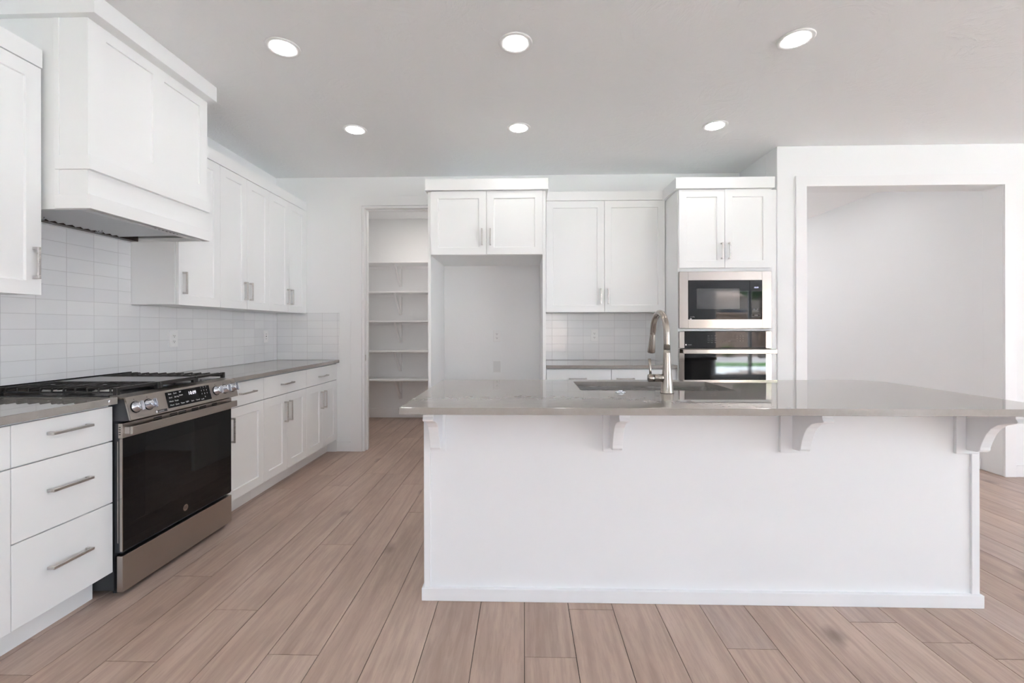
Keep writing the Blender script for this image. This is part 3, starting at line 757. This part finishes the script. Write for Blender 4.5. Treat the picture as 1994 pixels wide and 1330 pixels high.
# ------------------------------------------------------------------ refrigerator surround
YF = 3.742; YP = 3.762
r = thing('refrigerator_surround', 'tall white cabinet framing the empty refrigerator niche, two doors above', 'cabinet', (-0.315, YF, 0))
obj('side_panel', MB().box(-.8155, -.7905, YP, YW - .001, 0, 2.39), 'cab', r, 0.001); obj('side_panel', MB().box(.1605, .1855, YP, YW - .001, 0, 2.39), 'cab', r, 0.001)
obj('carcass', MB().box(-.7903, .1603, YF + .0205, YW - .001, 1.850, 2.39), 'cab', r)
door('B', YF, -.788, -.3145, 1.850, 2.390, r, -.350, 1.999, .14); door('B', YF, -.3145, .158, 1.850, 2.390, r, -.279, 1.999, .14)
obj('crown', MB().box(-.832, .207, YF - .022, YW - .001, 2.392, 2.485), 'cab', r, 0.001)

# ------------------------------------------------------------------ middle wall cabinet, base cabinet, counter
YM = 4.072
r = thing('wall_cabinet', 'white two-door wall cabinet between refrigerator surround and oven tower', 'cabinet', (0.74, YM, 1.374))
obj('carcass', MB().box(.188, 1.2885, YM + .0205, YW - .001, 1.378, 2.392), 'cab', r)
door('B', YM, .205, .7365, 1.374, 2.392, r, .703, 1.519, .142); door('B', YM, .7365, 1.285, 1.374, 2.392, r, .768, 1.519, .142)
obj('crown', MB().box(.188, 1.2885, YM - .002, YW - .001, 2.394, 2.477), 'cab', r, 0.001)
r = thing('base_cabinet', 'white two-drawer base cabinet on the back wall, mostly hidden by the island', 'cabinet', (0.74, 3.79, 0))
obj('carcass', MB().box(.188, 1.2885, 3.8105, YW - .001, .112, ZU - .001), 'cab', r)
obj('toe_kick', MB().box(.188, 1.2885, 3.885, 3.90, 0, .112), 'cab', r)
for a, b, hu in ((.190, .742, .458), (.742, 1.287, .860)):
    drawer('B', 3.79, a, b, .720, .879, r, hu, .800, .15); door('B', 3.79, a, b, .122, .718, r, b - .04 if a < .5 else a + .04, .58, .16)
counter('taupe stone countertop on the back wall left of the oven tower', (.188, 1.2885, 3.764, YW - .002, ZU, ZC))

# ------------------------------------------------------------------ oven tower
r = thing('oven_tower', 'tall white cabinet housing the microwave and wall oven', 'cabinet', (1.68, YF, 0))
YQ = YF + .020
obj('side_panel', MB().box(1.2895, 1.3115, YQ, YW - .001, 0, 2.384), 'cab', r, 0.001); obj('side_panel', MB().box(2.050, 2.072, YQ, YW - .001, 0, 2.384), 'cab', r, 0.001)
obj('filler', MB().box(2.072, 2.114, YQ + .012, YQ + .03, 0, 2.384), 'cab', r)
obj('carcass', MB().box(1.3115, 2.050, YQ + .001, YW - .001, 1.700, 2.384), 'cab', r)
mb = MB(); mb.box(1.3115, 2.050, YQ - .002, YQ + .020, 1.702, 1.727).box(1.3115, 2.050, YQ - .002, YQ + .020, 1.203, 1.222).box(1.3115, 2.050, YQ - .002, YQ + .02, .112, .44)
mb.box(1.3115, 2.050, YQ + .02, YW - .01, 1.205, 1.220).box(1.3115, 2.050, YQ + .02, YW - .01, .425, .44).box(1.3115, 2.050, YQ + .10, YQ + .115, 0, .112)
obj('face_rails', mb, 'cab', r)
door('B', YF, 1.295, 1.6735, 1.727, 2.384, r, 1.645, 1.869, .136); door('B', YF, 1.6735, 2.052, 1.727, 2.384, r, 1.707, 1.869, .136)
obj('crown', MB().box(1.264, 2.074, YF - .022, YW - .001, 2.386, 2.477), 'cab', r, 0.001)
drawer('B', YF, 1.295, 2.052, .122, .43, r, 1.6735, .30)

def frame_mesh(x0, x1, z0, z1, a0, a1, c0, c1, ya, yb):
    mb = MB(); mb.box(x0, a0, ya, yb, z0, z1).box(a1, x1, ya, yb, z0, z1).box(a0, a1, ya, yb, z0, c0).box(a0, a1, ya, yb, c1, z1); return mb
r = thing('microwave', 'built-in microwave with stainless trim frame above the wall oven', 'microwave', (1.675, YF, 1.223))
obj('trim_frame', frame_mesh(1.296, 2.052, 1.224, 1.698, 1.369, 1.976, 1.300, 1.624, YF - .006, YF + .017), 'steel', r, 0.0015)
obj('body', MB().box(1.34, 2.02, YF + .019, YW - .05, 1.24, 1.69), 'dark', r)
d = obj('door', MB().box(1.370, 1.871, YF - .010, YF + .018, 1.301, 1.623), 'bglass', r, 0.001)
obj('door_window', MB().box(1.437, 1.790, YF - .0104, YF - .0100, 1.385, 1.556), 'mwin', d)
mb = MB(); text_mesh(mb, 'profile', 0.014, (1.402, YF - .0106, 1.320), (1, 0, 0), (0, 0, 1)); obj('lettering', mb, 'greylabel', d)
obj('tag', MB().box(1.380, 1.396, YF - .0108, YF - .0102, 1.3012, 1.307), 'label', d)
cpn = obj('control_panel', MB().box(1.873, 1.975, YF - .010, YF + .018, 1.301, 1.623), 'bglass', r, 0.001)
mb = MB(); text_mesh(mb, '10:09', 0.017, (1.925, YF - .0108, 1.562), (1, 0, 0), (0, 0, 1)); obj('clock_digits', mb, 'led2', cpn)
mb = MB(); 
for dx in (-.014, .014): mb.lathe([(.0045, 0), (.0055, 0), (.0055, .0004), (.0045, .0004)], (1.922 + dx, YF - .0102, 1.382), (0, -1, 0), 16, False)
for a in ((1.890, 1.956, 1.343, 1.3438), (1.890, 1.956, 1.320, 1.3208), (1.890, 1.8908, 1.3208, 1.343), (1.9552, 1.956, 1.3208, 1.343)): mb.box(a[0], a[1], YF - .0106, YF - .0101, a[2], a[3])
text_mesh(mb, 'OPEN', 0.012, (1.923, YF - .0106, 1.3318), (1, 0, 0), (0, 0, 1))
obj('key_outline', mb, 'greylabel', cpn)

r = thing('wall_oven', 'stainless wall oven with black glass door below the microwave', 'oven', (1.675, YF, .44))
obj('body', MB().box(1.32, 2.03, YF + .021, YW - .05, .445, 1.198), 'dark', r)
for a, b in ((1.296, 1.338), (2.006, 2.052)): obj('end_cap', MB().box(a, b, YF - .006, YF + .019, 1.060, 1.200), 'steel', r, 0.001)
cpn = obj('control_panel', MB().box(1.3385, 2.0055, YF - .008, YF + .018, 1.063, 1.199), 'bglass', r, 0.001)
mb = MB()
for i, x in enumerate((1.535, 1.562, 1.590)):
    for j in range(4): text_mesh(mb, ('Bake', 'Broil', 'Warm', 'Conv', 'Roast', 'Proof', 'Clean', 'Steam', 'Light', 'Timer', 'Clock', 'Lock')[i * 4 + j], 0.008, (x, YF - .0086, 1.162 - j * .018), (1, 0, 0), (0, 0, 1))
for i in range(3):
    for j in range(3): text_mesh(mb, str(j * 3 + i + 1), 0.009, (1.770 + i * .024, YF - .0086, 1.160 - j * .020), (1, 0, 0), (0, 0, 1))
text_mesh(mb, 'Start', 0.008, (1.655, YF - .0086, 1.118), (1, 0, 0), (0, 0, 1)); text_mesh(mb, 'Cancel', 0.008, (1.705, YF - .0086, 1.118), (1, 0, 0), (0, 0, 1))
obj('key_labels', mb, 'greylabel', cpn)
mb = MB(); mb.lathe([(0, 0), (.0065, 0), (.0065, .0004), (0, .0004)], (1.349, YF - .0084, 1.089), (0, -1, 0), 20, False); text_mesh(mb, 'control', .010, (1.379, YF - .0086, 1.089), (1, 0, 0), (0, 0, 1))
obj('sticker_print', mb, 'label', cpn)
d = obj('oven_door', MB().box(1.296, 2.052, YF - .004, YF + .019, .445, 1.055), 'steel', r, 0.0015)
obj('door_glass', MB().box(1.3385, 2.0055, YF - .0085, YF - .004, .50, 1.034), 'bglass', d, 0.001)
obj('door_window', MB().box(1.395, 1.945, YF - .0088, YF - .0085, .60, .952), 'bwin', d)
hd = obj('handle', MB().box(1.310, 2.070, YF - .060, YF - .045, 1.016, 1.052), 'steel', d, 0.003)
for x in (1.325, 2.025): obj('handle_post', MB().box(x, x + .022, YF - .046, YF - .003, 1.020, 1.048), 'steel', hd, 0.001)

# ------------------------------------------------------------------ pantry shelves
for i, z in enumerate((2.105, 1.715, 1.330, 0.938, 0.560)):
    lab = ('topmost white pantry shelf', 'second white pantry shelf from the top', 'middle white pantry shelf of five', 'second white pantry shelf from the floor', 'lowest white pantry shelf')[i]
    r = thing('pantry_shelf', lab + (' seen through the doorway' if i in (0, 4) else ', seen through the doorway'), 'shelf', (-1.5, 6.10, z), 'pantry shelves')
    obj('board', MB().box(XL + .002, -0.452, 5.755, 6.099, z - .019, z), 'trim', r, 0.003)
    obj('cleat', MB().box(XL + .002, -0.452, 6.080, 6.0995, z - .058, z - .0192), 'trim', r, 0.001)
    for x in (-1.70,):
        obj('bracket', MB().box(x - .018, x + .018, 6.068, 6.0995, z - .300, z - .0195).prism(
            [(x - .011, 6.068, z - .300), (x - .011, 6.040, z - .293), (x - .011, 6.020, z - .270), (x - .011, 5.800, z - .040), (x - .011, 5.785, z - .0195), (x - .011, 5.840, z - .0195), (x - .011, 6.030, z - .220), (x - .011, 6.068, z - .235)], (.022, 0, 0)), 'trim', r, 0.002)

# ------------------------------------------------------------------ island
IX0, IX1, IY0, IY1 = -0.444, 1.986, 2.010, 2.680
r = thing('kitchen_island', 'long white panelled kitchen island base with four corbels', 'island', ((IX0 + IX1) / 2, IY0, 0))
obj('body', MB().box(IX0, IX1, IY0, IY0 + .02, 0.0, ZU).box(IX0, IX1, IY1 - .02, IY1, 0.0, ZU).box(IX0, IX0 + .02, IY0 + .02, IY1 - .02, 0.0, ZU).box(IX1 - .02, IX1, IY0 + .02, IY1 - .02, 0.0, ZU).box(IX0 + .02, IX1 - .02, IY0 + .02, IY1 - .02, .08, .10), 'isl', r)
obj('corner_trim', MB().box(IX0 - .010, IX0 + .020, IY0 - .010, IY0 + .02, .057, ZU).box(IX0 - .010, IX0 - .0005, IY0 + .02, IY0 + .06, .057, ZU), 'isl', r, 0.002)
obj('corner_trim', MB().box(IX1 - .024, IX1 + .010, IY0 - .010, IY0 + .02, .057, ZU).box(IX1 + .0005, IX1 + .010, IY0 + .02, IY0 + .06, .057, ZU), 'isl', r, 0.002)
obj('baseboard', MB().box(IX0 - .019, IX1 + .021, IY0 - .019, IY0 + .001, 0, .057).box(IX1, IX1 + .021, IY0 + .001, IY1, 0, .057).box(IX0 - .019, IX0, IY0 + .001, IY1, 0, .057), 'isl', r, 0.0025)
def corbel(x0, x1, cx):
    pl = obj('corbel', MB().box(x0, x1, IY0 - .014, IY0 - .0002, .675, ZU - .001), 'isl', r, 0.002)
    w = 0.022; y0 = IY0 - .014
    pf = [(0, .886), (.196, .886), (.197, .868), (.206, .856), (.200, .850), (.165, .842), (.130, .828), (.103, .806), (.085, .780), (.070, .745), (.062, .720), (.060, .706), (.050, .696), (0, .692)]
    mb = MB(); mb.prism([(cx - w, y0 - a, z) for a, z in pf], (2 * w, 0, 0))
    obj('bracket', mb, 'isl', pl, 0.002)
corbel(-.424, -.354, -.390); corbel(.353, .436, .405); corbel(1.135, 1.234, 1.207); corbel(1.892, 1.990, 1.955)
# countertop with sink cut-out and one rounded rear corner
SX0, SX1, SY0, SY1 = .288, 1.060, 2.245, 2.620
TX0, TX1, TY0, TY1 = -.495, 2.088, 1.747, 2.708
def island_top():
    b = bmesh.new(); zt, zb = ZC, ZU; R = .13
    outer = [(TX0, TY0), (TX1, TY0)] + [(TX1 - R + R * math.cos(a), TY1 - R + R * math.sin(a)) for a in [PI / 2 * k / 14 for k in range(15)]] + [(TX0, TY1)]
    rr = .012; inner = []
    for cx_, cy_, a0 in ((SX1 - rr, SY0 + rr, -PI / 2), (SX1 - rr, SY1 - rr, 0), (SX0 + rr, SY1 - rr, PI / 2), (SX0 + rr, SY0 + rr, PI)):
        for k in range(5): a = a0 + PI / 2 * k / 4; inner.append((cx_ + rr * math.cos(a), cy_ + rr * math.sin(a)))
    def loop(pts, z): return [b.verts.new((x, y, z)) for x, y in pts]
    for z in (zt, zb):
        A = loop(outer, z); B = loop(inner, z)
        ed = [b.edges.new((L[i], L[(i + 1) % len(L)])) for L in (A, B) for i in range(len(L))]
        bmesh.ops.triangle_fill(b, use_beauty=True, edges=ed)
        if z == zt: T = (A, B)
        else: Bt = (A, B)
    for P, Q in zip(T, Bt):
        for i in range(len(P)): b.faces.new((P[i], P[(i + 1) % len(P)], Q[(i + 1) % len(P)], Q[i]))
    m = MB(); m.b.free(); m.b = b; return m
tag(obj('countertop', island_top(), 'quartz', None, 0.002), 'long polished taupe stone island countertop with a rounded rear corner', 'countertop')
# undermount sink
r = thing('kitchen_sink', 'stainless undermount sink set into the island countertop', 'sink', ((SX0 + SX1) / 2, (SY0 + SY1) / 2, .70))
def bowl(x0, x1, y0, y1, z0, z1, t=.0015, R=.03):
    b = bmesh.new()
    def rr(x0, x1, y0, y1, r_, z):
        out = []
        for cx_, cy_, a0 in ((x1 - r_, y0 + r_, -PI / 2), (x1 - r_, y1 - r_, 0), (x0 + r_, y1 - r_, PI / 2), (x0 + r_, y0 + r_, PI)):
            for k in range(7): a = a0 + PI / 2 * k / 6; out.append(b.verts.new((cx_ + r_ * math.cos(a), cy_ + r_ * math.sin(a), z)))
        return out
    L = [rr(x0 - .015, x1 + .015, y0 - .015, y1 + .015, R, z1), rr(x0, x1, y0, y1, R, z1), rr(x0, x1, y0, y1, R, z0 + .02), rr(x0 + .008, x1 - .008, y0 + .008, y1 - .008, R, z0 + .005), rr(x0 + .03, x1 - .03, y0 + .03, y1 - .03, R, z0)]
    L += [rr(x0 - .002, x1 + .002, y0 - .002, y1 + .002, R, z0 - .003)]; L += [rr(x0 - .003, x1 + .003, y0 - .003, y1 + .003, R, z1 - .002)]; L += [rr(x0 - .015, x1 + .015, y0 - .015, y1 + .015, R, z1 - .002)]
    def br(A, B):
        n = len(A)
        for i in range(n): f = b.faces.new((A[i], A[(i + 1) % n], B[(i + 1) % n], B[i])); f.smooth = False
    for i in (0, 1, 2, 3): br(L[i], L[i + 1])
    b.faces.new(L[4]); b.faces.new(L[5]); br(L[5], L[6]); br(L[6], L[7]); br(L[7], L[0])
    m = MB(); m.b.free(); m.b = b; return m
obj('bowl', bowl(SX0 - .002, SX1 + .002, SY0 - .002, SY1 + .002, .690, ZU - .0005), 'sink', r)
obj('drain', MB().lathe([(0, .002), (.030, .002), (.042, .003), (.044, .0005)], ((SX0 + SX1) / 2, 2.44, .690), n=28), 'chrome', r)
# the island body is hollow under the sink
# faucet
FX, FY = .690, 2.163
r = thing('kitchen_faucet', 'tall brushed nickel gooseneck pull-down faucet on the island countertop', 'faucet', (FX, FY, ZC))
obj('body', MB().lathe([(.0, .0), (.0315, .0), (.0315, .003), (.030, .006), (.026, .05), (.0215, .10), (.0185, .15), (.0168, .19), (.0160, .208), (0, .208)], (FX, FY, ZC), n=40), 'faucet', r)
pts = []; Rr = .0165
zs = ZC + .2085; top = ZC + .405 - .0145; arc = .116
pts = [(FX, FY, zs), (FX, FY, zs + .03), (FX, FY, top - arc)]
for k in range(1, 25):
    a = PI * k / 24 * 0.93
    pts.append((FX, FY + arc - arc * math.cos(a), top - arc + arc * math.sin(a)))
p_end = Vector(pts[-1]); d_end = (Vector(pts[-1]) - Vector(pts[-2])).normalized()
pts.append(tuple(p_end + d_end * .02))
obj('spout', MB().tube(pts, [.0158] + [.0152] * (len(pts) - 2) + [.0135], 28), 'faucet', r)
h0 = p_end + d_end * .0205
obj('spray_head', MB().lathe([(0, 0), (.0140, 0), (.0145, .002), (.0175, .060), (.0205, .098), (.0195, .102), (0, .102)], h0, d_end, 32), 'faucet', r)
lv = obj('lever_hub', MB().lathe([(0, .0), (.0185, .0), (.0185, .040), (.0180, .041)], (FX - .060, FY, ZC + .072), (1, 0, 0), 32), 'faucet', r)
obj('hub_cap', MB().lathe([(.0, .0), (.0165, .0), (.0188, .002), (.0188, .0285), (0, .0285)], (FX - .090, FY, ZC + .072), (1, 0, 0), 32), 'faucet', lv)
obj('lever', MB().tube([(FX - .078, FY, ZC + .080), (FX - .080, FY, ZC + .110), (FX - .084, FY, ZC + .165)], [.0060, .0058, .0066], 16), 'faucet', lv)
# disposal switch button
r = thing('air_switch_button', 'small round chrome switch button on the island counter left of the faucet', 'button', (.470, 2.175, ZC))
obj('bezel', MB().lathe([(0, 0), (.026, 0), (.026, .003), (.018, .006), (0, .006)], (.470, 2.175, ZC), n=32), 'chrome', r)
obj('button', MB().lathe([(0, .006), (.013, .006), (.012, .011), (0, .0115)], (.470, 2.175, ZC), n=28), 'chrome', r)

# ------------------------------------------------------------------ back yard, seen only as reflections
struct('ground', MB().box(-14, 34, -34, YS - .16, -.30, -.06).box(XE + .16, 34, YS - .16, 16, -.30, -.06).box(-14, XL - .13, YS - .16, 16, -.30, -.06), 'gravel')
struct('patio', MB().box(-4, 10, -7.2, YS - .16, -.06, -.03), 'concrete')
tag(obj('lawn', MB().box(-10, 18, -8.6, -7.2, -.06, -.01), 'lawn'), 'strip of mown green lawn beyond the patio', 'lawn', kind='stuff')
mb = MB(); mb.box(-12, 22, -12.9, -12.7, -.10, 1.85).box(-12, 22, -12.94, -12.66, 1.85, 1.92)
tag(obj('block_fence', mb, 'block'), 'brown masonry block fence closing the back yard', 'fence')
r = thing('neighbour_house', 'pale stucco house with a grey roof beyond the block fence', 'house', (16, -24, 0))
obj('walls', MB().box(10.8, 24, -28, -20, -.1, 3.1), 'stucco', r)
obj('roof', MB().prism([(10.2, -19.4, 3.1), (10.2, -28.6, 3.1), (10.2, -24, 5.4)], (14.4, 0, 0)), 'roof', r)
for x in (12.0, 16.0, 20.6): obj('window', MB().box(x, x + 1.5, -20.0, -19.95, 1.0, 2.3), 'bluegl', r)
def foliage(c, rad, n, seed, sq=1.0):
    rg = random.Random(seed); mb = MB(); c = Vector(c)
    for _ in range(n):
        v = Vector((rg.gauss(0, 1), rg.gauss(0, 1), rg.gauss(0, 1))).normalized() * rad * rg.uniform(.45, 1.0); v.z *= sq
        u = Vector((rg.gauss(0, 1), rg.gauss(0, 1), rg.gauss(0, 1))).normalized(); w = u.orthogonal().normalized()
        s = rad * .10; q = c + v
        mb.b.faces.new([mb.b.verts.new(q + a) for a in (-u * s, w * s * .5, u * s, -w * s * .5)])
    return mb
r = thing('yard_tree', 'leafy green tree standing before the block fence', 'tree', (10.0, -11.6, 0))
obj('trunk', MB().tube([(10.0, -11.6, -.06), (10.05, -11.6, 1.4), (10.0, -11.6, 3.0)], [.10, .08, .05], 10), 'bark', r)
obj('crown', foliage((10.0, -11.6, 3.55), 1.15, 2000, 3), 'leaf', r)
r = thing('yard_shrub', 'small green shrub at the foot of the block fence', 'shrub', (8.85, -12.1, 0))
obj('stem', MB().tube([(8.85, -12.1, -.06), (8.85, -12.1, .2)], [.03, .02], 8), 'bark', r)
obj('foliage', foliage((8.85, -12.1, .22), .28, 500, 4, 1.1), 'leaf', r)

for o in bpy.data.objects:
    if '_loc' in o.keys(): del o['_loc']
